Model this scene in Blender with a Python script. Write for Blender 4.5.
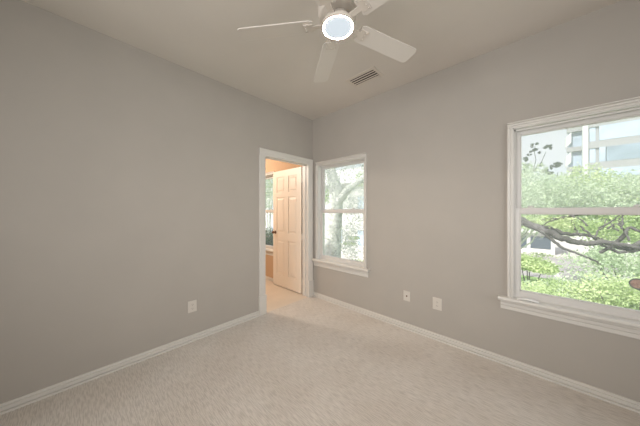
import bpy, bmesh, math, random
import numpy as np
from mathutils import Vector, Matrix

for o in list(bpy.data.objects):
    bpy.data.objects.remove(o, do_unlink=True)
S = bpy.context.scene
COL = S.collection
PI = math.pi
R = math.radians

# ------------------------------------------------------------------ camera
CAM = Vector((2.527, -2.522, 1.312))
F = 228.0
YAW = math.atan2(.684, .729)
cam = bpy.data.cameras.new('camera')
cam.sensor_width = 36
cam.lens = F / 640 * 36
cam.shift_y = -1.6 / 640
cam.clip_start = .02
cam.clip_end = 500
camo = bpy.data.objects.new('camera', cam)
COL.objects.link(camo)
camo.location = CAM
camo.rotation_euler = (R(90), 0, YAW)
S.camera = camo

# ------------------------------------------------------------------ world
W = bpy.data.worlds.new('sky')
S.world = W
W.use_nodes = True
nt = W.node_tree
nt.nodes.clear()
wo = nt.nodes.new('ShaderNodeOutputWorld')
bg = nt.nodes.new('ShaderNodeBackground')
sky = nt.nodes.new('ShaderNodeTexSky')
sky.sky_type = 'NISHITA'
sky.sun_disc = False
sky.sun_elevation = R(52)
sky.sun_rotation = R(170)
sc = nt.nodes.new('ShaderNodeVectorMath'); sc.operation = 'SCALE'
sc.inputs['Scale'].default_value = .16
tc = nt.nodes.new('ShaderNodeTexCoord')
mp = nt.nodes.new('ShaderNodeMapping'); mp.inputs['Scale'].default_value = (1.5, 1.5, 4)
nz = nt.nodes.new('ShaderNodeTexNoise'); nz.inputs['Scale'].default_value = 2.2; nz.inputs['Detail'].default_value = 5
cr = nt.nodes.new('ShaderNodeValToRGB')
cr.color_ramp.elements[0].position = .34; cr.color_ramp.elements[0].color = (.72, .72, .72, 1)
cr.color_ramp.elements[1].position = .62; cr.color_ramp.elements[1].color = (1, 1, 1, 1)
mx = nt.nodes.new('ShaderNodeMix'); mx.data_type = 'RGBA'
mx.inputs[7].default_value = (.75, .755, .81, 1)
L_ = nt.links.new
L_(tc.outputs['Generated'], mp.inputs[0]); L_(mp.outputs[0], nz.inputs['Vector']); L_(nz.outputs['Fac'], cr.inputs[0])
L_(cr.outputs[0], mx.inputs[0]); L_(sky.outputs[0], sc.inputs[0]); L_(sc.outputs[0], mx.inputs[6])
L_(mx.outputs[2], bg.inputs[0]); L_(bg.outputs[0], wo.inputs[0])
bg.inputs[1].default_value = 1.22

# ------------------------------------------------------------------ sun, fill lamps and sky portals
def light(name, kind, loc, rot, energy, color, **k):
    d = bpy.data.lights.new(name, kind)
    d.energy = energy; d.color = color
    for a, b in k.items(): setattr(d, a, b)
    o = bpy.data.objects.new(name, d); COL.objects.link(o)
    o.location = loc; o.rotation_euler = rot
    return o
light('sun', 'SUN', (0, -10, 30), (R(44), 0, R(-18)), 5.5, (1, .96, .9), angle=R(3))
# unseen fill lamps added in front of the solid walls behind the camera
light('fill_rear_wall', 'AREA', (1.7, -4.25, 1.5), (R(90), 0, 0), 28, (1, .975, .95), shape='RECTANGLE', size=2.0, size_y=1.6, spread=R(110))
light('fill_side_wall', 'AREA', (4.45, -1.3, 1.5), (R(90), 0, R(90)), 15, (1, .985, .97), shape='RECTANGLE', size=1.6, size_y=1.5, spread=R(100))
# sky light guides at the window openings
for nm, x, w in (('portal_small', .525, .83), ('portal_wide', 2.88, .96), ('portal_bath', -1.42, .83)):
    p = light(nm, 'AREA', (x, .17, 1.3), (R(-90), 0, 0), 1, (1, 1, 1), shape='RECTANGLE', size=w, size_y=1.42)
    p.data.cycles.is_portal = True
light('adjoining_room_lamp', 'POINT', (-1.6, -1.3, 2.3), (0, 0, 0), 80, (1, .90, .77), shadow_soft_size=.12)

v = S.view_settings
v.view_transform = 'Standard'; v.look = 'None'; v.exposure = 0.27; v.gamma = 1; v.use_curve_mapping = False

# ------------------------------------------------------------------ materials
def mat(name, color, rough=.6, spec=.3, metal=0, emit=None, estr=1, var=0, vscale=20, vstretch=(1, 1, 1), bump=0, bscale=60, detail=4, bdist=.01):
    m = bpy.data.materials.new(name); m.use_nodes = True
    n = m.node_tree.nodes; l = m.node_tree.links
    b = n['Principled BSDF']
    b.inputs['Base Color'].default_value = (*color, 1)
    b.inputs['Roughness'].default_value = rough
    b.inputs['Specular IOR Level'].default_value = spec
    b.inputs['Metallic'].default_value = metal
    if emit:
        b.inputs['Emission Color'].default_value = (*emit, 1); b.inputs['Emission Strength'].default_value = estr
    t = n.new('ShaderNodeTexCoord'); mpp = n.new('ShaderNodeMapping'); mpp.inputs['Scale'].default_value = vstretch
    l.new(t.outputs['Object'], mpp.inputs[0])
    if var:
        z = n.new('ShaderNodeTexNoise'); z.inputs['Scale'].default_value = vscale; z.inputs['Detail'].default_value = detail
        l.new(mpp.outputs[0], z.inputs['Vector'])
        r = n.new('ShaderNodeValToRGB')
        r.color_ramp.elements[0].position = .3; r.color_ramp.elements[1].position = .7
        r.color_ramp.elements[0].color = (*[c * (1 - var) for c in color], 1)
        r.color_ramp.elements[1].color = (*[min(1, c * (1 + var)) for c in color], 1)
        l.new(z.outputs['Fac'], r.inputs[0]); l.new(r.outputs[0], b.inputs['Base Color'])
    if bump:
        z2 = n.new('ShaderNodeTexNoise'); z2.inputs['Scale'].default_value = bscale; z2.inputs['Detail'].default_value = 3
        l.new(mpp.outputs[0], z2.inputs['Vector'])
        bp = n.new('ShaderNodeBump'); bp.inputs['Strength'].default_value = bump; bp.inputs['Distance'].default_value = bdist
        l.new(z2.outputs['Fac'], bp.inputs['Height']); l.new(bp.outputs[0], b.inputs['Normal'])
    return m

M = {}
M['wall'] = mat('taupe_wall_paint', (.425, .397, .360), .75, .2, var=.02, vscale=3, bump=.08, bscale=180, bdist=.002)
M['ceiling'] = mat('ceiling_paint', (.64, .60, .545), .85, .15, var=.015, vscale=3, bump=.1, bscale=150, bdist=.002)
M['trim'] = mat('white_trim_paint', (.66, .64, .60), .38, .4)
M['vinyl'] = mat('white_window_vinyl', (.66, .645, .62), .4, .4)
M['orange'] = mat('tan_wall_paint', (.55, .39, .26), .7, .2, var=.02, vscale=4)
M['door'] = mat('door_paint', (.80, .73, .64), .42, .4)
M['dark'] = mat('recess_shade', (.05, .04, .035), .8, .1)  # near-black colour standing in for shade in vent and socket slots
M['steel'] = mat('painted_hinge', (.62, .58, .52), .4, .5, .2)
M['bronze'] = mat('oil_rubbed_bronze', (.20, .12, .08), .35, .5, .7)
M['plastic'] = mat('outlet_plastic', (.62, .585, .53), .35, .5)
M['fan'] = mat('fan_blade_white', (.66, .62, .57), .45, .35)
M['fanhouse'] = mat('fan_housing_white', (.62, .57, .51), .4, .4)
M['ventm'] = mat('vent_enamel', (.62, .57, .50), .5, .3)
M['lens'] = mat('fan_light_lens', (.08, .08, .08), .5, .1, emit=(.58, .65, .70), estr=.95)
M['ring'] = mat('fan_light_ring', (.9, .85, .8), .4, .2, emit=(1, .80, .62), estr=900)
M['concrete'] = mat('pale_concrete', (.52, .48, .46), .9, .1, var=.08, vscale=1.5)
M['asphalt'] = mat('sunbleached_asphalt', (.36, .33, .33), .9, .1, var=.12, vscale=.8)
M['white'] = mat('pale_render_wall', (.66, .64, .62), .8, .1, var=.04, vscale=1)
M['facade'] = mat('office_facade_panels', (.36, .355, .37), .7, .2, var=.04, vscale=.4)
M['facade_white'] = mat('office_white_fins', (.66, .66, .67), .6, .2)
M['offglass'] = mat('office_glass', (.46, .54, .66), .25, .6, var=.15, vscale=.35)
M['offglass_dark'] = mat('office_glass_dark', (.27, .34, .42), .2, .6, var=.25, vscale=.3)
M['lowglass'] = mat('low_building_glass', (.10, .12, .15), .3, .5)
M['grass'] = mat('lawn_grass', (.22, .34, .12), .95, .05, var=.4, vscale=5, bump=.6, bscale=30, bdist=.05)
M['bark'] = mat('grey_bark', (.12, .112, .11), .9, .1, var=.35, vscale=9, vstretch=(1, 1, .35), bump=.9, bscale=26, bdist=.03)
M['palebark'] = mat('lichen_grey_bark', (.62, .62, .59), .9, .1, var=.35, vscale=7, bump=.9, bscale=22, bdist=.03)
M['sawn'] = mat('sawn_wood', (.42, .22, .17), .8, .1, var=.3, vscale=40)
M['tile'] = mat('adjoining_floor_tile', (.66, .58, .49), .35, .4, var=.05, vscale=4)
M['exterior'] = mat('exterior_render', (.6, .56, .5), .9, .1, var=.05, vscale=3)

def leafmat(name, c1, c2):
    m = bpy.data.materials.new(name); m.use_nodes = True
    n = m.node_tree.nodes; l = m.node_tree.links
    n.clear()
    out = n.new('ShaderNodeOutputMaterial'); d = n.new('ShaderNodeBsdfDiffuse'); t = n.new('ShaderNodeBsdfTranslucent')
    mixs = n.new('ShaderNodeMixShader'); mixs.inputs[0].default_value = .42
    g = n.new('ShaderNodeTexCoord'); z = n.new('ShaderNodeTexNoise'); z.inputs['Scale'].default_value = 1.6; z.inputs['Detail'].default_value = 6
    r = n.new('ShaderNodeValToRGB')
    r.color_ramp.elements[0].position = .36; r.color_ramp.elements[1].position = .64
    r.color_ramp.elements[0].color = (*c1, 1); r.color_ramp.elements[1].color = (*c2, 1)
    l.new(g.outputs['Object'], z.inputs['Vector']); l.new(z.outputs['Fac'], r.inputs[0])
    l.new(r.outputs[0], d.inputs[0]); l.new(r.outputs[0], t.inputs[0])
    l.new(d.outputs[0], mixs.inputs[1]); l.new(t.outputs[0], mixs.inputs[2]); l.new(mixs.outputs[0], out.inputs[0])
    return m
M['leaf'] = leafmat('pale_green_leaves', (.46, .56, .39), (.72, .79, .60))  # green leaf tones paled: overexposed haze put into the colour
M['leaf_bright'] = leafmat('bright_green_leaves', (.44, .57, .27), (.76, .83, .50))
M['leaf_grey'] = leafmat('silvery_oak_leaves', (.44, .455, .43), (.86, .87, .84))
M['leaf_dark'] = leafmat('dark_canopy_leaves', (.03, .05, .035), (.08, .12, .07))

# window glass: clear with a light mirror reflection; translucent veil mimics outdoor haze
def glassmat(nm, veil):
    m = bpy.data.materials.new(nm); m.use_nodes = True
    n = m.node_tree.nodes; n.clear(); l = m.node_tree.links
    out = n.new('ShaderNodeOutputMaterial'); a = n.new('ShaderNodeBsdfTransparent'); g = n.new('ShaderNodeBsdfGlossy')
    a.inputs[0].default_value = (.96, .98, .97, 1)
    g.inputs['Roughness'].default_value = .02; g.inputs[0].default_value = (1, 1, 1, 1)
    fr = n.new('ShaderNodeFresnel'); fr.inputs[0].default_value = 1.22
    ms = n.new('ShaderNodeMixShader')
    ge = n.new('ShaderNodeNewGeometry'); sb = n.new('ShaderNodeMath'); sb.operation = 'SUBTRACT'; sb.inputs[0].default_value = 1; l.new(ge.outputs['Backfacing'], sb.inputs[1])
    mu = n.new('ShaderNodeMath'); mu.operation = 'MULTIPLY'; l.new(fr.outputs[0], mu.inputs[0]); l.new(sb.outputs[0], mu.inputs[1])
    l.new(mu.outputs[0], ms.inputs[0]); l.new(a.outputs[0], ms.inputs[1]); l.new(g.outputs[0], ms.inputs[2]); tl = n.new('ShaderNodeBsdfTranslucent'); tl.inputs[0].default_value = (.95, .95, .93, 1)
    dm = n.new('ShaderNodeMixShader'); dm.inputs[0].default_value = veil
    l.new(ms.outputs[0], dm.inputs[1]); l.new(tl.outputs[0], dm.inputs[2]); l.new(dm.outputs[0], out.inputs[0])
    return m
M['glass_up'] = glassmat('veiled_window_glass', .22)  # stronger veil: washed-out outdoor glare put into the upper panes
M['glass'] = glassmat('window_glass', .08)


# carpet: short wavy ribs running away from the door wall
m = bpy.data.materials.new('cream_patterned_carpet'); m.use_nodes = True
n = m.node_tree.nodes; l = m.node_tree.links; b = n['Principled BSDF']
b.inputs['Roughness'].default_value = .85; b.inputs['Specular IOR Level'].default_value = .25
b.inputs['Sheen Weight'].default_value = .3; b.inputs['Sheen Roughness'].default_value = .4
t = n.new('ShaderNodeTexCoord')
wv = n.new('ShaderNodeTexNoise'); wv.inputs['Scale'].default_value = 9; wv.inputs['Detail'].default_value = 2
l.new(t.outputs['Object'], wv.inputs['Vector'])
dis = n.new('ShaderNodeVectorMath'); dis.operation = 'SCALE'; dis.inputs['Scale'].default_value = .012
l.new(wv.outputs['Color'], dis.inputs[0])
ad = n.new('ShaderNodeVectorMath'); ad.operation = 'ADD'
l.new(t.outputs['Object'], ad.inputs[0]); l.new(dis.outputs[0], ad.inputs[1])
mpp = n.new('ShaderNodeMapping'); mpp.inputs['Scale'].default_value = (15, 175, 1)
l.new(ad.outputs[0], mpp.inputs[0])
rib = n.new('ShaderNodeTexNoise'); rib.inputs['Scale'].default_value = 1.0; rib.inputs['Detail'].default_value = 2; rib.inputs['Roughness'].default_value = .4
l.new(mpp.outputs[0], rib.inputs['Vector'])
rr = n.new('ShaderNodeValToRGB')
rr.color_ramp.elements[0].position = .40; rr.color_ramp.elements[1].position = .56
rr.color_ramp.elements[0].color = (.55, .512, .468, 1); rr.color_ramp.elements[1].color = (.68, .638, .588, 1)
l.new(rib.outputs['Fac'], rr.inputs[0])
big = n.new('ShaderNodeTexNoise'); big.inputs['Scale'].default_value = 2.2; big.inputs['Detail'].default_value = 3
l.new(t.outputs['Object'], big.inputs['Vector'])
br = n.new('ShaderNodeValToRGB')
br.color_ramp.elements[0].position = .35; br.color_ramp.elements[1].position = .65
br.color_ramp.elements[0].color = (.93, .91, .89, 1); br.color_ramp.elements[1].color = (1, 1, 1, 1)
l.new(big.outputs['Fac'], br.inputs[0])
mm = n.new('ShaderNodeMix'); mm.data_type = 'RGBA'; mm.blend_type = 'MULTIPLY'; mm.inputs[0].default_value = 1
l.new(rr.outputs[0], mm.inputs[6]); l.new(br.outputs[0], mm.inputs[7]); l.new(mm.outputs[2], b.inputs['Base Color'])
bp = n.new('ShaderNodeBump'); bp.inputs['Strength'].default_value = 1.0; bp.inputs['Distance'].default_value = .006
l.new(rib.outputs['Fac'], bp.inputs['Height']); l.new(bp.outputs[0], b.inputs['Normal'])
M['carpet'] = m

# ------------------------------------------------------------------ mesh helpers
def bx(bm, x0, x1, y0, y1, z0, z1):
    vs = [bm.verts.new((x, y, z)) for x in (x0, x1) for y in (y0, y1) for z in (z0, z1)]
    for f in ((0, 1, 3, 2), (4, 6, 7, 5), (0, 4, 5, 1), (2, 3, 7, 6), (0, 2, 6, 4), (1, 5, 7, 3)):
        bm.faces.new([vs[i] for i in f])
    return vs

def frustum(bm, x0, x1, z0, z1, ya, yb, inset):
    """raised panel: big rectangle at y=ya, smaller at y=yb, side faces sloping"""
    A = [bm.verts.new(p) for p in ((x0, ya, z0), (x1, ya, z0), (x1, ya, z1), (x0, ya, z1))]
    B = [bm.verts.new(p) for p in ((x0 + inset, yb, z0 + inset), (x1 - inset, yb, z0 + inset), (x1 - inset, yb, z1 - inset), (x0 + inset, yb, z1 - inset))]
    for i in range(4):
        bm.faces.new((A[i], A[(i + 1) % 4], B[(i + 1) % 4], B[i]))
    bm.faces.new(B); bm.faces.new(A[::-1])

def lathe(bm, prof, seg=48, c=(0, 0, 0), axis='Z', caps=True):
    rings = []
    for r, z in prof:
        ring = []
        for i in range(seg):
            a = 2 * PI * i / seg
            p = (r * math.cos(a), r * math.sin(a), z)
            if axis == 'Y': p = (p[0], p[2], p[1])
            if axis == 'X': p = (p[2], p[0], p[1])
            ring.append(bm.verts.new((p[0] + c[0], p[1] + c[1], p[2] + c[2])))
        rings.append(ring)
    for a, b_ in zip(rings, rings[1:]):
        for i in range(seg):
            bm.faces.new((a[i], a[(i + 1) % seg], b_[(i + 1) % seg], b_[i]))
    if caps:
        bm.faces.new(rings[0][::-1]); bm.faces.new(rings[-1])

def tube(bm, pts, rad, seg=8):
    pts = [Vector(p) for p in pts]
    rings = []
    for i, p in enumerate(pts):
        d = (pts[min(i + 1, len(pts) - 1)] - pts[max(i - 1, 0)]).normalized()
        u = d.orthogonal().normalized() if i == 0 else (u - d * u.dot(d)).normalized()
        w = d.cross(u)
        rings.append([bm.verts.new(p + (u * math.cos(2 * PI * k / seg) + w * math.sin(2 * PI * k / seg)) * rad[i]) for k in range(seg)])
    for a, b_ in zip(rings, rings[1:]):
        for k in range(seg):
            bm.faces.new((a[k], a[(k + 1) % seg], b_[(k + 1) % seg], b_[k]))
    bm.faces.new(rings[0][::-1]); bm.faces.new(rings[-1])

def extrude(bm, prof, p0, p1, right, up=Vector((0, 0, 1))):
    """profile (out, height) pairs swept from p0 to p1; `right` is the outward direction"""
    p0, p1, right, up = Vector(p0), Vector(p1), Vector(right), Vector(up)
    A = [bm.verts.new(p0 + right * a + up * h) for a, h in prof]
    B = [bm.verts.new(p1 + right * a + up * h) for a, h in prof]
    k = len(prof)
    for i in range(k):
        bm.faces.new((A[i], A[(i + 1) % k], B[(i + 1) % k], B[i]))
    bm.faces.new(A[::-1]); bm.faces.new(B)

def obj(name, bm, m, parent=None, smooth=False, bevel=0, angle=40):
    bmesh.ops.recalc_face_normals(bm, faces=bm.faces)
    me = bpy.data.meshes.new(name); bm.to_mesh(me); bm.free()
    me.materials.append(m)
    o = bpy.data.objects.new(name, me); COL.objects.link(o)
    if parent: o.parent = parent
    if smooth:
        for p in me.polygons: p.use_smooth = True
        try:
            me.set_sharp_from_angle(angle=R(angle))
        except Exception: pass
    if bevel:
        md = o.modifiers.new('bevel', 'BEVEL'); md.width = bevel; md.segments = 2; md.limit_method = 'ANGLE'
        md.harden_normals = False
    return o

def B(): return bmesh.new()
def boxobj(name, d, m, parent=None, bevel=0):
    bm = B()
    for q in (d if isinstance(d[0], (tuple, list)) else [d]): bx(bm, *q)
    return obj(name, bm, m, parent, bevel=bevel)
def struct(o): o['kind'] = 'structure'; return o
def tag(o, label, cat, group=None):
    o['label'] = label; o['category'] = cat
    if group: o['group'] = group
    return o
def empty(name, loc=(0, 0, 0), rz=0):
    o = bpy.data.objects.new(name, None); COL.objects.link(o); o.location = loc; o.rotation_euler = (0, 0, rz)
    o.empty_display_size = .1
    return o

# ------------------------------------------------------------------ room shell
H = 2.74
T = .15
XR, YB = 4.5, -4.3
DY0, DY1, DZ = -.862, -.100, 2.03          # door opening in the left wall (x = 0)
WT = .12
struct(boxobj('floor', (0, XR, YB, 0, -.2, 0), M['carpet']))
struct(boxobj('ceiling', (-WT, XR, YB, T, H, H + .2), M['ceiling']))
struct(boxobj('wall_left', [(-WT, 0, YB, DY0 - .02, 0, H), (-WT, 0, DY1 + .02, 0, 0, H), (-WT, 0, DY0 - .02, DY1 + .02, DZ + .02, H)], M['wall']))
# window openings in the right-hand (y = 0) wall: opening x0, x1, z0, z1
WS = dict(x0=.117, x1=.94, z0=.56, z1=2.012)
WB = dict(x0=2.398, x1=3.36, z0=.56, z1=2.012)
WC = dict(x0=-1.86, x1=-1.02, z0=.56, z1=2.012)
def wall_with(name, x0, x1, ops, m):
    q = []; x = x0
    for w in ops:
        q.append((x, w['x0'], 0, T, -.2, H)); q.append((w['x0'], w['x1'], 0, T, -.2, w['z0'])); q.append((w['x0'], w['x1'], 0, T, w['z1'], H)); x = w['x1']
    q.append((x, x1, 0, T, -.2, H))
    return struct(boxobj(name, q, m))
wall_with('wall_right', 0, XR, [WS, WB], M['wall'])
struct(boxobj('wall_back', (-WT, XR, YB - T, YB, -.2, H), M['wall']))
struct(boxobj('wall_side', (XR, XR + T, YB - T, T, -.2, H), M['wall']))
# adjoining room
wall_with('wall_adjoining_front', -3.3, 0, [WC], M['orange'])
struct(boxobj('floor_adjoining', (-3.3, 0, YB, 0, -.2, .0), M['tile']))
struct(boxobj('ceiling_adjoining', (-3.3, -WT, YB, T, H, H + .2), M['orange']))
struct(boxobj('wall_adjoining_side', (-3.45, -3.3, YB, T, -.2, H + .2), M['orange']))
struct(boxobj('wall_adjoining_back', (-3.3, -WT, YB - T, YB, -.2, H), M['orange']))
# tan paint on the adjoining room's side of the shared wall
struct(boxobj('wall_adjoining_shared', [(-WT - .012, -WT, YB, DY0 - .02, 0, H), (-WT - .012, -WT, DY0 - .02, DY1 + .02, DZ + .02, H)], M['orange']))

# baseboards
base = [(0, 0), (.024, 0), (.024, .013), (.009, .016), (.009, .021), (.018, .024), (.018, .042), (.007, .045), (.007, .050), (.012, .053), (.010, .063), (0, .063)]
bm = B(); extrude(bm, base, (0, YB, 0), (0, DY0 - .098, 0), (1, 0, 0)); struct(obj('baseboard_left', bm, M['trim']))
bm = B(); extrude(bm, base, (.0, 0, 0), (XR, 0, 0), (0, -1, 0)); struct(obj('baseboard_right', bm, M['trim']))
bm = B(); extrude(bm, base, (0, YB, 0), (XR, YB, 0), (0, 1, 0)); struct(obj('baseboard_back', bm, M['trim']))
bm = B(); extrude(bm, base, (XR, YB, 0), (XR, 0, 0), (-1, 0, 0)); struct(obj('baseboard_side', bm, M['trim']))
bm = B(); extrude(bm, base, (-3.3, 0, -.008), (-WT, 0, -.008), (0, -1, 0)); struct(obj('baseboard_adjoining', bm, M['trim']))

# ------------------------------------------------------------------ door frame (casing, jamb, plinth blocks)
fr_ = struct(empty('trim_1'))
cprof = [(0, 0), (.010, 0), (.012, .004), (.012, .022), (.017, .028), (.017, .060), (.021, .066), (.021, .086), (.016, .089), (0, .089)]
cz = DZ - .005
bm = B(); extrude(bm, cprof, (0, DY0 - .001, .245), (0, DY0 - .001, cz + .089), (1, 0, 0), (0, -1, 0)); obj('casing', bm, M['trim'], fr_)
bm = B(); extrude(bm, cprof, (0, DY1 + .001, .245), (0, DY1 + .001, cz + .089), (1, 0, 0), (0, 1, 0)); obj('casing', bm, M['trim'], fr_)
bm = B(); extrude(bm, [(a * 1.03, h) for a, h in cprof], (0, DY0 - .09, cz + .001), (0, DY1 + .09, cz + .001), (1, 0, 0), (0, 0, 1)); obj('head_casing', bm, M['trim'], fr_)
boxobj('plinth_block', (0, .029, DY0 - .096, DY0 + .004, 0, .246), M['trim'], fr_, bevel=.003)
boxobj('plinth_block', (0, .029, DY1 - .004, DY1 + .096, 0, .246), M['trim'], fr_, bevel=.003)
boxobj('jamb', [(-WT - .012, .0, DY0 - .02, DY0, 0, DZ + .02), (-.083, -.045, DY0, DY0 + .011, 0, DZ)], M['trim'], fr_)
boxobj('jamb', [(-WT - .005, .0, DY1, DY1 + .02, 0, DZ + .02), (-.083, -.045, DY1 - .011, DY1, 0, DZ)], M['trim'], fr_)
boxobj('head_jamb', [(-WT - .012, .0, DY0, DY1, DZ, DZ + .02), (-.083, -.045, DY0, DY1, DZ - .011, DZ)], M['trim'], fr_)

# ------------------------------------------------------------------ six panel door, swung open into the adjoining room
DW, DH, DT = .752, 2.005, .035
door = struct(empty('door_1', (-.149, -.101, .012), 0))
bm = B()
# leaf runs from x=0 (hinge) to x=-DW; y from 0 (room-side face) to +DT
bx(bm, -DW, 0, .009, DT - .009, 0, DH)
st, mul = .105, .10
xs = [(-DW, -DW + st), (-DW / 2 - mul / 2, -DW / 2 + mul / 2), (-st, 0)]
rails = [(0, .20), (.80, .93), (1.545, 1.63), (1.895, DH)]
for x0, x1 in xs: bx(bm, x0, x1, 0, DT, 0, DH)
for z0, z1 in rails:
    bx(bm, -DW + st, -DW / 2 - mul / 2, 0, DT, z0, z1); bx(bm, -DW / 2 + mul / 2, -st, 0, DT, z0, z1)
for z0, z1 in ((.20, .80), (.93, 1.545), (1.63, 1.895)):
    for x0, x1 in ((-DW + st, -DW / 2 - mul / 2), (-DW / 2 + mul / 2, -st)):
        frustum(bm, x0 + .018, x1 - .018, z0 + .018, z1 - .018, .009, .001, .028)
        frustum(bm, x0 + .018, x1 - .018, z0 + .018, z1 - .018, DT - .009, DT - .001, .028)
obj('door_leaf', bm, M['door'], door)
for z in (.18, .90, 1.80):
    bm = B(); bx(bm, -.002, .024, .000, .030, z - .045, z + .045)
    lathe(bm, [(.006, z - .048), (.006, z + .048)], 12, (.012, -.004, 0))
    obj('hinge', bm, M['steel'], door, bevel=.001)
for sgn, y0 in ((-1, 0), (1, DT)):
    bm = B()
    lathe(bm, [(.030, 0), (.030, sgn * .005), (.012, sgn * .010), (.010, sgn * .030), (.022, sgn * .038), (.027, sgn * .050), (.024, sgn * .062), (.010, sgn * .067)], 24, (-DW + .065, y0, .93), 'Y')
    obj('door_knob', bm, M['bronze'], door, smooth=True)
boxobj('latch_plate', (-DW - .0015, -DW, .008, .028, .90, .96), M['bronze'], door)

# ------------------------------------------------------------------ double-hung windows
def sash(parent, x0, x1, z0, z1, yc, st, top, bot, name):
    t = .017
    bm = B()
    for q in ((x0, x0 + st, yc - t, yc + t, z0, z1), (x1 - st, x1, yc - t, yc + t, z0, z1),
              (x0 + st, x1 - st, yc - t, yc + t, z0, z0 + bot), (x0 + st, x1 - st, yc - t, yc + t, z1 - top, z1)):
        bx(bm, *q)
    g_ = .007   # glazing bead
    for q in ((x0 + st, x0 + st + g_, yc - .009, yc + .009, z0 + bot, z1 - top), (x1 - st - g_, x1 - st, yc - .009, yc + .009, z0 + bot, z1 - top),
              (x0 + st, x1 - st, yc - .009, yc + .009, z0 + bot, z0 + bot + g_), (x0 + st, x1 - st, yc - .009, yc + .009, z1 - top - g_, z1 - top)):
        bx(bm, *q)
    s = obj(name, bm, M['vinyl'], parent, bevel=.002)
    boxobj('glass_pane', (x0 + st, x1 - st, yc - .002, yc + .002, z0 + bot, z1 - top), M['glass_up' if name == 'upper_sash' else 'glass'], s)
    return s

def window(name, w, locks, horn=(.035, .045)):
    root = struct(empty(name))
    x0, x1, z0, z1 = w['x0'], w['x1'], w['z0'], w['z1']
    # frame lining the opening with parting beads
    fz = .0
    boxobj('window_frame', [(x0, x0 + .006, .0, T, z0, z1), (x1 - .006, x1, .0, T, z0, z1), (x0, x1, .0, T, z1 - .006, z1),
                            (x0 + .006, x0 + .016, .040, .050, z0, z1), (x1 - .016, x1 - .006, .040, .050, z0, z1),
                            (x0, x1, .040, .050, z1 - .018, z1),
                            (x0, x1, .045, T, z0, .600)], M['vinyl'], root)
    cp = [(0, 0), (.010, 0), (.010, .012), (.006, .014), (.006, .018), (.014, .020), (.018, .026), (.018, .035), (0, .035)]
    bm = B(); extrude(bm, cp, (x0, 0, .585), (x0, 0, z1), (0, -1, 0), (-1, 0, 0)); obj('side_casing', bm, M['trim'], root)
    bm = B(); extrude(bm, cp, (x1, 0, .585), (x1, 0, z1), (0, -1, 0), (1, 0, 0)); obj('side_casing', bm, M['trim'], root)
    bm = B(); extrude(bm, [(0, 0), (.010, 0), (.010, .012), (.005, .014), (.005, .018), (.015, .020), (.015, .033), (.010, .035), (.028, .039), (.028, .046), (0, .046)],
                      (x0 - .035, 0, z1), (x1 + .035, 0, z1), (0, -1, 0)); obj('head_casing', bm, M['trim'], root)
    sash(root, x0 + .006, x1 - .006, 1.300, z1 - .008, .100, .038, .036, .035, 'upper_sash')
    lo = sash(root, x0 + .006, x1 - .006, .592, 1.338, .064, .036, .044, .046, 'lower_sash')
    for lx in locks:
        bm = B(); bx(bm, lx - .03, lx + .03, .052, .074, 1.338, 1.343); lathe(bm, [(.012, 1.343), (.012, 1.354)], 16, (lx, .063, 0)); bx(bm, lx - .004, lx + .030, .056, .070, 1.350, 1.359)
        obj('sash_lock', bm, M['vinyl'], lo, bevel=.001)
    # stool and apron
    bm = B()
    pr = [(0, -.008), (.040, -.008), (.047, -.003), (.050, .008), (.048, .018), (.042, .024), (0, .024)]
    extrude(bm, pr, (x0 - .035 - horn[0], 0, .561), (x1 + .035 + horn[1], 0, .561), (0, -1, 0))
    bx(bm, x0, x1, 0, .046, .561, .585)
    obj('window_stool', bm, M['trim'], root)
    bm = B()
    extrude(bm, [(0, 0), (.008, 0), (.010, .006), (.010, .030), (.016, .036), (.016, .058), (.022, .066), (.022, .078), (0, .078)],
            (x0 - .035 - horn[0] * .75, 0, .475), (x1 + .035 + horn[1] * .5, 0, .475), (0, -1, 0))
    obj('window_apron', bm, M['trim'], root)
    return root
window('window_1', WS, (.36, .72), (.060, .045))
window('window_2', WB, (2.50, 3.03), (.062, .05))
window('window_3', WC, (-1.65, -1.2))

# ------------------------------------------------------------------ ceiling fan
FX, FY = 1.668, -1.448
fan = tag(empty('ceiling_fan', (FX, FY, H)), 'white five-blade ceiling fan with round lit lamp, hanging from the ceiling', 'ceiling fan')
def rel(o): return o
bm = B(); lathe(bm, [(.075, 0), (.078, -.006), (.074, -.03), (.050, -.055), (.020, -.066)], 40); obj('ceiling_canopy', bm, M['fanhouse'], fan, smooth=True)
bm = B(); lathe(bm, [(.0125, -.06), (.0125, -.150)], 20); obj('downrod', bm, M['fanhouse'], fan, smooth=True)
bm = B(); lathe(bm, [(.022, -.120), (.060, -.128), (.104, -.146), (.118, -.172), (.120, -.235), (.112, -.262), (.106, -.266), (.074, -.270), (.074, -.300)], 56)
obj('motor_housing', bm, M['fanhouse'], fan, smooth=True, angle=30)
bm = B(); lathe(bm, [(.074, -.292), (.088, -.296), (.094, -.302), (.0942, -.320), (.0925, -.3275), (.0905, -.3275), (.0905, -.3185), (.05, -.3185)], 56); lk = obj('light_fitter', bm, M['fanhouse'], fan, smooth=True)
bm = B(); lathe(bm, [(.0905, -.3183), (.0895, -.3235), (.087, -.3255), (.0858, -.3256), (.0858, -.3183)], 56, caps=False); obj('lamp_ring', bm, M['ring'], lk, smooth=True)
bm = B(); lathe(bm, [(.086, -.320), (.084, -.327), (.066, -.332), (.042, -.335), (.018, -.3365), (.002, -.337)], 56); obj('lamp_lens', bm, M['lens'], lk, smooth=True, angle=80)
angs = (71, 143, 215, 287, 359)
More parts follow.
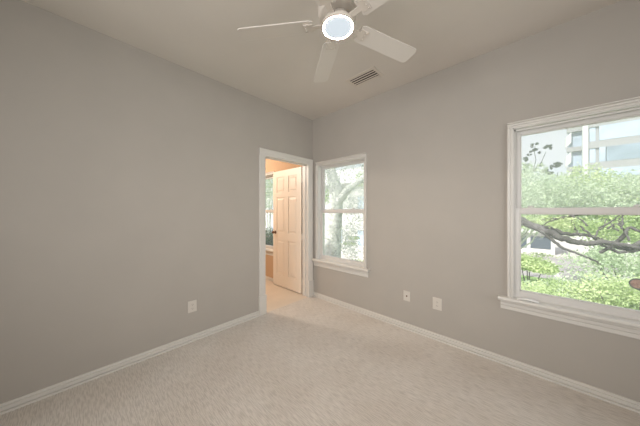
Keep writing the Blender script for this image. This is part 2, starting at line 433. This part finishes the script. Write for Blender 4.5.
def blade_bm():
    bm = B()
    r0, r1, wa, wb, t = .150, .625, .058, .064, .006
    out = []
    N = 8
    up_ = []; lo_ = []
    pts = [(r0, -wa), (r0 + .02, -wa - .004)]
    pts = [(r0, wa * .8), (r0, -wa * .8), (r0 + .02, -wa), (r1 - .03, -wb)] + [(r1 - .03 + .03 * math.sin(a), -wb + .03 - .03 * math.cos(a)) for a in [k * PI / 8 for k in range(1, 5)]]
    pts += [(r1 - .03 + .03 * math.cos(a), wb - .03 + .03 * math.sin(a)) for a in [k * PI / 8 for k in range(0, 5)]] + [(r0 + .02, wa)]
    lo = [bm.verts.new((x, y, -t / 2)) for x, y in pts]; hi = [bm.verts.new((x, y, t / 2)) for x, y in pts]
    bm.faces.new(lo[::-1]); bm.faces.new(hi)
    k = len(pts)
    for i in range(k): bm.faces.new((lo[i], lo[(i + 1) % k], hi[(i + 1) % k], hi[i]))
    return bm
def iron_bm():
    bm = B()
    bx(bm, .070, .165, -.016, .016, -.008, -.003)
    bx(bm, .155, .210, -.034, .034, -.0075, -.0032)
    for yy in (-.024, 0, .024): lathe(bm, [(.005, -.0115), (.006, -.0075)], 10, (.197, yy, 0))
    return bm
blade0 = obj('fan_blade', blade_bm(), M['fan'], fan)
iron0 = obj('blade_bracket', iron_bm(), M['fanhouse'], blade0, bevel=.001)
for i, a_ in enumerate(angs):
    if i == 0: bl = blade0
    else:
        bl = blade0.copy(); COL.objects.link(bl); bl.parent = fan
        ir = iron0.copy(); COL.objects.link(ir); ir.parent = bl
    bl.location = (0, 0, -.300)
    bl.rotation_euler = (R(-9), 0, R(a_))

# ------------------------------------------------------------------ ceiling vent
vent = tag(empty('ceiling_vent', (1.205, -.425, H)), 'rectangular grey louvred air vent set flush in the ceiling', 'air vent')
bm = B()
X, Y, x, y = .178, .100, .145, .062
for q in ((-X, -x, -Y, Y), (x, X, -Y, Y), (-x, x, -Y, -y), (-x, x, y, Y)): bx(bm, q[0], q[1], q[2], q[3], -.006, 0)
obj('vent_frame', bm, M['ventm'], vent, bevel=.002)
boxobj('vent_shade_sheet', (-x, x, -y, y, -.0015, -.0003), M['dark'], vent)  # flat dark sheet, the opening's shade put into its colour
for k in range(3):
    bm = B(); yc = -y + .024 + k * .038
    a0, a1 = (yc - .005, -.0022), (yc + .005, -.0060)
    vs = [bm.verts.new((xx, yy + dy, zz)) for xx in (-x, x) for (yy, zz) in (a0, a1) for dy in (0, .0015)]
    for f in ((0, 1, 3, 2), (4, 6, 7, 5), (0, 4, 5, 1), (2, 3, 7, 6), (0, 2, 6, 4), (1, 5, 7, 3)): bm.faces.new([vs[i] for i in f])
    obj('louvre', bm, M['ventm'], vent)

# ------------------------------------------------------------------ wall plates
def plate(name, loc, rz, w, h, kind, label):
    root = tag(empty(name, loc, rz), label, 'wall outlet', None)
    boxobj('cover_plate', (-w / 2, w / 2, -.006, 0, -h / 2, h / 2), M['plastic'], root, bevel=.0025)
    if kind == 'duplex':
        for s in (-1, 1):
            bm = B(); zc = s * .0195
            bx(bm, -.017, .017, -.0085, -.005, zc - .014, zc + .014)
            sock = obj('socket', bm, M['plastic'], root, bevel=.002)
            boxobj('slot', [(-.0075, -.0055, -.0092, -.008, zc - .003, zc + .006), (.0055, .0075, -.0092, -.008, zc - .003, zc + .005), (-.0018, .0018, -.0092, -.008, zc - .010, zc - .0065)], M['dark'], sock)
        bm = B(); lathe(bm, [(.0035, -.0055), (.003, -.0075)], 12, axis='Y'); obj('screw', bm, M['steel'], root)
    else:
        bm = B(); lathe(bm, [(.0085, -.0055), (.0085, -.009), (.0048, -.009), (.0048, -.017)], 12, axis='Y'); obj('coaxial_jack', bm, M['bronze'], root)
        for s in (-1, 1):
            bm = B(); lathe(bm, [(.0035, -.0055), (.003, -.0075)], 12, (0, 0, s * .042), axis='Y'); obj('screw', bm, M['steel'], root)
    return root
# local -y is the plate's front; on the left wall the front must face +x
plate('wall_outlet', (.0, -1.722, .350), R(90), .082, .116, 'duplex', 'white electrical outlet on the left wall beside the door')
plate('cable_outlet', (1.492, 0, .368), 0, .076, .112, 'coax', 'smaller white cable plate with centre jack, right wall, nearer the corner')['category'] = 'cable plate'
plate('wall_outlet', (1.806, 0, .367), 0, .086, .122, 'duplex', 'larger white electrical outlet on the right wall, nearer the wide window')

# small white strip lying on the sill of the wide window
bm = B()
pts = []
N = 14
for i in range(N + 1):
    s = i / N
    pts.append((2.425 + .130 * s, -.036 + .004 * math.sin(s * 5), .5885 + .014 * math.sin(s * PI * .85)))
for i in range(N):
    (xa, ya, za), (xb, yb, zb) = pts[i], pts[i + 1]
    vs = [bm.verts.new(p) for p in ((xa, ya - .016, za - .002), (xa, ya + .016, za - .002), (xa, ya + .016, za + .003), (xa, ya - .016, za + .003),
                                    (xb, yb - .016, zb - .002), (xb, yb + .016, zb - .002), (xb, yb + .016, zb + .003), (xb, yb - .016, zb + .003))]
    for f in ((0, 1, 2, 3), (4, 7, 6, 5), (0, 4, 5, 1), (1, 5, 6, 2), (2, 6, 7, 3), (3, 7, 4, 0)): bm.faces.new([vs[k] for k in f])
bmesh.ops.remove_doubles(bm, verts=bm.verts, dist=1e-5)
tag(obj('plastic_strip', bm, mat('white_strip_plastic', (.88, .87, .85), .35, .5)), 'small bowed white strip lying on the sill of the wide window', 'strip')

# ------------------------------------------------------------------ outside
GZ = -3.3
def ray(px, py):
    u = (px - 320) / F; w_ = -(py - 211.4) / F
    c, s = math.cos(YAW), math.sin(YAW)
    return Vector((c * u - s, s * u + c, w_))
def at(px, py, Y):                       # point seen at that place of the photo, at room depth y = Y
    r = ray(px, py); return CAM + r * ((Y - CAM.y) / r.y)

struct(boxobj('ground', (-90, 90, .5, 140, GZ - .3, GZ), M['grass']))
struct(boxobj('street', (-60, 60, 19.5, 30, GZ, GZ + .03), M['asphalt']))
struct(boxobj('pavement', (-60, 60, 30, 47, GZ, GZ + .12), M['concrete']))
struct(boxobj('driveway', (-40, -4.5, 6.5, 17, GZ, GZ + .04), M['concrete']))
struct(boxobj('road_line', (3.6, 3.85, 19.5, 27, GZ + .03, GZ + .036), M['white']))

def foliage(name, blobs, n, size, m, parent, seed, up=.35, aspect=.55):
    """leaf blades scattered over the shells of several rounded clumps (cx,cy,cz,rx,ry,rz)"""
    rg = np.random.default_rng(seed)
    vol = np.array([b[3] * b[4] * b[5] for b in blobs]) ** .75
    idx = rg.choice(len(blobs), n, p=vol / vol.sum())
    bb = np.array(blobs)[idx]
    d = rg.normal(size=(n, 3)); d /= np.linalg.norm(d, axis=1)[:, None]
    rad = rg.random(n) ** .45
    # twig clustering: snap to a subset of directions
    K = 40 * len(blobs)
    tw = rg.normal(size=(K, 3)); tw /= np.linalg.norm(tw, axis=1)[:, None]
    tr_ = rg.random(K) ** .4
    k = rg.integers(0, K, n)
    use = rg.random(n) < .75
    d = np.where(use[:, None], tw[k] * tr_[k][:, None] + rg.normal(size=(n, 3)) * .09, d * rad[:, None])
    c = bb[:, :3] + d * bb[:, 3:6]
    nrm = rg.normal(size=(n, 3)); nrm[:, 2] += up * 2; nrm /= np.linalg.norm(nrm, axis=1)[:, None]
    t = np.cross(nrm, rg.normal(size=(n, 3))); t /= np.linalg.norm(t, axis=1)[:, None]
    b_ = np.cross(nrm, t)
    s = (size * (.6 + .8 * rg.random(n)))[:, None]
    v0 = c - t * s; v1 = c + b_ * s * aspect - nrm * s * .15; v2 = c + t * s; v3 = c - b_ * s * aspect - nrm * s * .15
    V = np.stack([v0, v1, v2, v3], 1).reshape(-1, 3)
    me = bpy.data.meshes.new(name)
    me.from_pydata(V.tolist(), [], [(i * 4, i * 4 + 1, i * 4 + 2, i * 4 + 3) for i in range(n)])
    me.materials.append(m)
    o = bpy.data.objects.new(name, me); COL.objects.link(o); o.parent = parent
    return o

def smoothpts(pts, rad, k=5, jit=0, seed=0):
    rnd = random.Random(seed); P = [Vector(p) for p in pts]; out = []; ro = []
    for i in range(len(P) - 1):
        p0, p1, p2, p3 = P[max(i - 1, 0)], P[i], P[i + 1], P[min(i + 2, len(P) - 1)]
        for j in range(k):
            t = j / k
            q = .5 * ((2 * p1) + (p2 - p0) * t + (2 * p0 - 5 * p1 + 4 * p2 - p3) * t * t + (3 * p1 - p0 - 3 * p2 + p3) * t ** 3)
            q = q + Vector((rnd.uniform(-jit, jit), rnd.uniform(-jit, jit), rnd.uniform(-jit, jit)))
            out.append(q); ro.append(rad[i] + (rad[i + 1] - rad[i]) * t)
    out.append(P[-1]); ro.append(rad[-1])
    return out, ro

# --- the near oak: trunk outside the small window, long limbs sweeping past the wide one
oak = tag(empty('oak_tree', (-1.75, 2.7, GZ)), 'large grey-limbed tree close outside both windows, its limbs crossing the wide one', 'tree')
def W2(p): return Vector(p) - oak.location
def limb(pts, rad, name, m, seed=0, jit=.012, seg=10):
    p, r = smoothpts([W2(q) for q in pts], rad, 5, jit, seed)
    bm = B(); tube(bm, p, r, seg); return obj(name, bm, m, oak, smooth=True, angle=80)
base_ = (-1.75, 2.7, GZ)
fork = at(334, 212, 2.7)
limb([base_, (-1.7, 2.7, -1.0), at(333, 260, 2.7), at(334, 225, 2.7), at(336, 195, 2.75), at(331, 170, 2.8), at(326, 140, 2.9)], [.42, .33, .25, .23, .20, .15, .10], 'trunk', M['palebark'], 1, seg=14)
limb([at(334, 208, 2.7), at(342, 197, 2.7), at(352, 186, 2.75), at(367, 176, 2.8), at(385, 165, 2.8), at(420, 150, 2.9)], [.14, .12, .10, .085, .07, .04], 'branch', M['palebark'], 2)
limb([at(385, 166, 2.8), at(430, 175, 2.6), at(470, 195, 2.4), at(505, 214, 2.4), at(522, 221, 2.4), at(545, 231, 2.35), at(562, 238, 2.3), at(578, 243, 2.3), at(600, 242, 2.3), at(622, 245, 2.3), at(655, 252, 2.35)],
     [.09, .08, .07, .062, .055, .050, .044, .036, .032, .028, .022], 'branch', M['bark'], 3)
limb([at(530, 225, 2.38), at(548, 228, 2.6), at(566, 234, 2.7), at(590, 235, 2.8), at(606, 242, 2.8)], [.035, .032, .028, .022, .014], 'branch', M['bark'], 4)
limb([at(540, 229, 2.36), at(555, 242, 2.3), at(570, 251, 2.3), at(590, 258, 2.3), at(601, 264, 2.3)], [.03, .02, .016, .013, .010], 'branch', M['bark'], 5)
limb([at(700, 225, 2.6), at(660, 230, 2.5), at(640, 243, 2.4), at(628, 249, 2.4), at(612, 246, 2.4), at(600, 241, 2.5)], [.04, .035, .03, .026, .02, .014], 'branch', M['bark'], 6)
limb([at(500, 228, 3.0), at(530, 223, 3.0), at(545, 220, 3.0), at(572, 216, 3.0), at(600, 213, 3.1), at(650, 216, 3.1)], [.05, .03, .026, .022, .02, .015], 'branch', M['bark'], 7)
limb([at(572, 214, 3.0), at(574, 224, 2.9), at(577, 232, 2.8), at(580, 236, 2.7)], [.02, .016, .014, .012], 'branch', M['bark'], 8)
limb([at(600, 252, 2.6), at(622, 238, 2.5), at(628, 228, 2.5), at(640, 232, 2.5)], [.02, .025, .02, .015], 'branch', M['bark'], 9)
limb([at(640, 250, 2.6), at(618, 252, 2.6), at(600, 243, 2.5), at(588, 233, 2.4), at(580, 226, 2.4)], [.022, .02, .016, .014, .01], 'branch', M['bark'], 10)
rnd = random.Random(5)
for k in range(9):      # thin twigs
    x0 = rnd.uniform(530, 630); y0 = 230 + rnd.uniform(-4, 12); x1 = x0 + rnd.uniform(-26, 26); y1 = y0 - rnd.uniform(6, 20)
    limb([at(x0, y0, 2.4), at((x0 + x1) / 2 + rnd.uniform(-4, 4), (y0 + y1) / 2, 2.5), at(x1, y1, 2.6)], [.011, .008, .004], 'twig', M['bark'], 20 + k, seg=6)
# sawn-off limb stub, cut face towards the house
p = at(637.5, 284, 1.9)
bm = B()
d = Vector((-.1, -1, .1)).normalized(); q0 = W2(p); q1 = W2(p + Vector((.25, .65, -.15)))
tube(bm, [q0, q0 + (q1 - q0) * .15, q1], [.062, .068, .075], 20)
stub = obj('cut_branch', bm, M['bark'], oak, smooth=True, angle=50)
bm = B(); dd = (q0 - q1).normalized(); tube(bm, [q0, q0 + dd * .004], [.050, .050], 20); obj('sawn_face', bm, M['sawn'], stub)
limb([p + Vector((.25, .65, -.15)), p + Vector((.6, 1.1, .1)), at(700, 235, 2.8)], [.075, .07, .06], 'branch', M['bark'], 12)
def lblobs(L): return [tuple(W2(at(x, y, Y))) + (rx, ry, rz) for x, y, Y, rx, ry, rz in L]
foliage('foliage', lblobs([(328, 178, 1.7, .35, .2, .45), (345, 178, 1.9, .35, .2, .4), (362, 190, 1.9, .3, .2, .5), (350, 245, 2.0, .3, .2, .35), (322, 165, 2.3, .5, .3, .5), (334, 190, 2.2, .3, .15, .6), (350, 200, 3.4, .6, .6, .5), (345, 235, 3.6, .6, .6, .5), (360, 160, 3.2, .5, .5, .4), (340, 150, 3, .7, .6, .5), (333, 235, 2.25, .3, .12, .6), (356, 220, 3.0, .4, .3, .5), (352, 250, 3.0, .4, .3, .3)]), 13000, .020, M['leaf_grey'], oak, 3)
foliage('foliage', lblobs([(353, 238, 3.2, .22, .2, .06), (350, 244, 3.2, .3, .2, .05), (358, 262, 3.2, .3, .2, .08), (361, 180, 3.2, .15, .2, .25), (327, 195, 2.9, .2, .15, .3)]), 1300, .026, M['leaf_bright'], oak, 4)
foliage('foliage', lblobs([(525, 222, 2.9, .35, .3, .12), (552, 223, 2.8, .35, .3, .13), (575, 226, 3.1, .3, .3, .16), (598, 233, 3.0, .4, .3, .20), (632, 225, 3.0, .4, .3, .2), (632, 240, 3.3, .4, .3, .14), (540, 255, 2.9, .25, .2, .04)]), 5200, .017, M['leaf_bright'], oak, 6)

# --- trees further off
def tree(loc, label, blobs, n, size, m, h, seed, barkm='palebark', r=.10):
    t = tag(empty('tree', loc), label, 'tree', None)
    top = np.mean([b_[:3] for b_ in blobs], axis=0)
    bm = B(); tube(bm, [(0, 0, 0), (.1, .05, top[2] * .45), (top[0], top[1], top[2])], [r, r * .8, r * .35], 8)
    for b_ in blobs[:6]:
        mid = Vector((top[0] * .5 + b_[0] * .3, top[1] * .5 + b_[1] * .3, b_[2] * .72))
        tube(bm, [(top[0] * .3, top[1] * .3, top[2] * .45), mid, (b_[0], b_[1], b_[2])], [r * .5, r * .35, r * .15], 6)
    obj('trunk', bm, M[barkm], t, smooth=True)
    foliage('foliage', blobs, n, size, M[m], t, seed)
    return t
def crown(px_list, Y, base_px, GZ_=GZ):
    base = at(base_px, 230, Y); base.z = GZ_
    return base, [tuple(at(x, y, Y + dy) - base) + (rx, ry, rz) for x, y, dy, rx, ry, rz in px_list]
# big pale trees behind the street-side lawn
loc, bl = crown([(530, 196, 0, 1.9, 1.7, 1.1), (548, 193, 1, 1.6, 1.6, 1.0), (540, 207, -1, 2.2, 1.6, 1.3), (556, 200, 1, 1.8, 1.6, 1.2), (545, 219, 0, 2.0, 1.6, .6), (527, 172, .5, .8, .8, .5), (515, 205, 0, 1.6, 1.2, 1.2)], 13, 500)
tree(loc, 'leafy pale green tree at the left of the wide window, below the open sky', bl, 26000, .052, 'leaf', 6, 11)
loc, bl = crown([(587, 187, 0, 1.3, 1.6, 1.1), (573, 198, 1, 1.6, 1.6, 1.1), (602, 193, 1, 1.6, 1.6, 1.0), (590, 203, -1, 2.2, 1.6, 1.1), (578, 220, 0, 2.0, 1.6, .7), (602, 222, 1, 1.8, 1.4, .7)], 15, 618)
tree(loc, 'rounded green treetop in the middle of the wide window, before the office tower', bl, 26000, .052, 'leaf_bright', 6, 12)
loc, bl = crown([(625, 199, 0, 1.9, 1.6, 1.1), (640, 196, 1, 1.7, 1.6, 1.1), (612, 205, -1, 1.6, 1.6, 1.1), (635, 210, 0, 2.2, 1.6, 1.3), (655, 205, 0, 2.0, 1.6, 1.6), (630, 224, 0, 2.4, 1.4, .8)], 14, 655)
tree(loc, 'pale green tree at the right edge of the wide window, under the tower windows', bl, 26000, .052, 'leaf', 6, 13)
# dark twig with flat leaf clusters against the sky
loc = Vector(at(524, 186, 17)); base = Vector((loc.x - .9, 17, GZ))
t = tag(empty('slender_tree', base), 'thin dark tree with flat-topped leaf clusters against the sky, wide window', 'tree')
bm = B()
def q(x, y, Y=17.): return at(x, y, Y) - base
tube(bm, [(0, 0, 0), q(516, 230), q(523, 186), q(533, 171), q(541, 163), q(546, 152)], [.12, .08, .038, .03, .022, .012], 8)
tube(bm, [q(533, 171), q(536, 160), q(534, 150), q(535, 146)], [.022, .018, .014, .01], 6)
tube(bm, [q(516, 215), q(535, 196), q(540, 188), q(541, 175)], [.04, .028, .02, .012], 6)
tube(bm, [q(516, 215), q(545, 200), q(557, 183), q(558, 172)], [.04, .028, .02, .012], 6)
obj('trunk', bm, M['bark'], t, smooth=True)
cl = []
rc = random.Random(9)
for x, y, rx in ((534, 151, .13), (532, 145, .07), (537, 144.5, .06), (547, 147.5, .14), (551, 147, .08), (530, 153, .06), (526, 159, .10), (528, 155, .05), (541, 165, .09), (558, 165, .17), (552, 167, .08), (536, 170, .10), (545, 171, .17), (527, 166, .12), (539, 152, .07), (524, 170, .1), (550, 174, .12)):
    for _ in range(4):
        cl.append(tuple(q(x + rc.uniform(-1, 1) * rx * 16, y + rc.uniform(-1.6, 1.6))) + (rx * .9, rx * .9, .05 + rc.uniform(0, .05)))
foliage('foliage', cl, 2600, .042, M['leaf_dark'], t, 21, up=.5)
# leafy shrubs along the lawn below
def shrub(px, py, Y, rx, ry, rz, n, m, label, seed, size=.05, base_z=GZ, group=None):
    c = at(px, py, Y)
    t = tag(empty('shrub', (c.x, c.y, base_z)), label, 'shrub', group)
    h = c.z - base_z
    bm = B(); rr_ = random.Random(seed)
    for k in range(5):
        a = rr_.uniform(0, 6.3); tube(bm, [(rr_.uniform(-.05, .05), rr_.uniform(-.05, .05), 0), (rx * .3 * math.cos(a), ry * .3 * math.sin(a), h * .6), (rx * .6 * math.cos(a), ry * .6 * math.sin(a), h)], [.035, .025, .01], 6)
    obj('stem', bm, M['bark'], t)
    bl = [(0, 0, h, rx, ry, rz)] + [(rr_.uniform(-.6, .6) * rx, rr_.uniform(-.6, .6) * ry, h + rr_.uniform(-.3, .4) * rz, rx * .5, ry * .5, rz * .6) for _ in range(4)]
    foliage('foliage', bl, n, size, M[m], t, seed)
shrub(528, 263, 12, .95, 1.0, .36, 3800, 'leaf_bright', 'green shrub at the left of the wide window, before the pale street', 31, .06)
shrub(527, 296, 6.5, .9, .8, .32, 4000, 'leaf_bright', 'low green shrub at the lower left corner of the wide window', 32, .035)
shrub(552, 294, 7.5, 1.0, .8, .32, 4000, 'leaf', 'low pale shrub above the wide sill, second from the left', 33, .035)
shrub(580, 295, 7.5, 1.2, .8, .36, 4600, 'leaf_bright', 'low green shrub above the middle of the wide sill', 34, .035)
shrub(610, 292, 8, 1.4, .9, .50, 5200, 'leaf', 'broad pale shrub above the wide sill, right of the middle', 35, .04)
shrub(638, 296, 7, 1.1, .9, .55, 3600, 'leaf_bright', 'green shrub in the lower right corner of the wide window', 36, .04)
shrub(628, 268, 11, 1.7, 1.2, .8, 4200, 'leaf', 'tall pale shrub under the right-hand limbs of the wide window', 37, .05)
shrub(605, 257, 20, .7, .7, .7, 1500, 'leaf', 'small round shrub by the bright pavement', 38, .09)

# --- office tower
tw = tag(empty('office_tower', (16, 62, GZ)), 'pale grey office tower with bands of blue windows behind the trees', 'building')
def tb(name, qs, m, bevel=0):
    o = boxobj(name, [(a - 16, b_ - 16, c - 62, d - 62, e - GZ, f_ - GZ) for a, b_, c, d, e, f_ in qs], m, tw, bevel); return o
tb('tower_wall', [(9.6, 34, 60.6, 66, GZ, 34)], M['facade'])
tb('side_wing', [(7.5, 9.6, 63.0, 65, GZ, 34)], M['offglass'])
fh = 3.75
for k in range(8):
    z0 = -4.9 + k * fh + 3.75      # window band bottoms
    zb, zt = z0 - .05, z0 + 2.45
    if zt < 1 or zb > 24: continue
    # spandrels standing proud of the glass line
    tb('spandrel', [(9.6, 34, 60.3, 60.7, zt, zb + fh)], M['facade'])
    tb('spandrel', [(7.2, 9.6, 62.3, 63.1, zt + .2, zb + fh - .2)], M['facade'])
    dk = abs(zb - 10.1) < 1
    tb('window', [(9.8, 10.5, 60.45, 60.62, zb, zt)], M['offglass'])
    for x0, x1 in ((10.9, 11.6), (11.7, 19), (19.5, 27)) if dk else ((10.9, 19), (19.5, 27)):
        tb('window', [(x0, x1, 60.25, 60.62, zb, zt)], M['offglass_dark'] if dk and x0 == 11.7 else M['offglass'])
tb('white_fin', [(8.95, 9.62, 60.0, 60.9, GZ, 34)], M['facade_white'])
for k in range(11):
    z0 = -5 + k * fh * .99
    bm = B(); A0 = [(7.0, 62.2), (7.75, 62.2), (7.75, 63.2), (7.0, 63.2)]
    lo = [bm.verts.new((x - 16, y - 62, z0 + (0 if i in (0, 3) else .9) - GZ)) for i, (x, y) in enumerate(A0)]
    hi = [bm.verts.new((x - 16, y - 62, z0 + (2.0 if i in (0, 3) else 2.9) - GZ)) for i, (x, y) in enumerate(A0)]
    bm.faces.new(lo); bm.faces.new(hi)
    for i in range(4): bm.faces.new((lo[i], lo[(i + 1) % 4], hi[(i + 1) % 4], hi[i]))
    obj('balcony_panel', bm, M['facade_white'], tw)

# --- low pale building across the street
lb = tag(empty('low_building', (0, 31, GZ + .12)), 'low pale building with dark windows across the street, at the left of the wide window', 'building')
boxobj('building_wall', (-12, 4.1, 0, 5, 0, 2.2), M['white'], lb)
boxobj('flat_roof', (-12.3, 4.5, -.5, 5.3, 2.2, 2.45), M['white'], lb)
for x0, x1 in ((-9, -6.5), (-6, -3.2), (-2.6, -.6), (-.2, .9), (1.3, 1.95), (2.25, 3.8)):
    boxobj('window', (x0, x1, -.04, .02, .55, 1.85), M['lowglass'], lb)
lw = tag(boxobj('boundary_wall', (3.5, 22, 46.6, 47.0, GZ, GZ + 1.6), M['white']), 'long bright pale wall across the street, seen under the tree limbs', 'wall')
# pale house beyond the oak, seen through the small window and the doorway window
ph = tag(empty('pale_house', (-16, 17, GZ)), 'pale rendered house behind the trunk, seen through the small window', 'building')
boxobj('building_wall', (-11, 9, 0, 8, 0, 7.5), M['white'], ph)
bm = B(); vs = [bm.verts.new(p) for p in ((-11.6, -.6, 7.5), (9.6, -.6, 7.5), (9.6, 8.6, 7.5), (-11.6, 8.6, 7.5), (-11.6, 4, 10), (9.6, 4, 10))]
for f in ((0, 1, 5, 4), (3, 4, 5, 2), (0, 4, 3), (1, 2, 5), (0, 3, 2, 1)): bm.faces.new([vs[i] for i in f])
obj('roof', bm, M['white'], ph)
for x in (-9, -6, -3, 0, 3, 6):
    for z in (1.2, 4.6): boxobj('window', (x - .5, x + .5, -.04, .02, z, z + 1.5), M['offglass'], ph)
# greenery outside the window of the adjoining room
loc, bl = crown([(262, 180, 0, 1.3, 1.0, 1.4), (270, 195, .5, 1.2, 1.0, 1.2), (276, 180, 1, 1.2, 1.0, 1.4)], 5.5, 268)
tree(loc, 'green tree outside the window of the adjoining room', bl, 6000, .05, 'leaf', 6, 41)
shrub(268, 240, 4.5, 1.1, .9, .7, 3500, 'leaf_dark', 'dark shrub outside the lower pane of the adjoining room window', 42, .045)
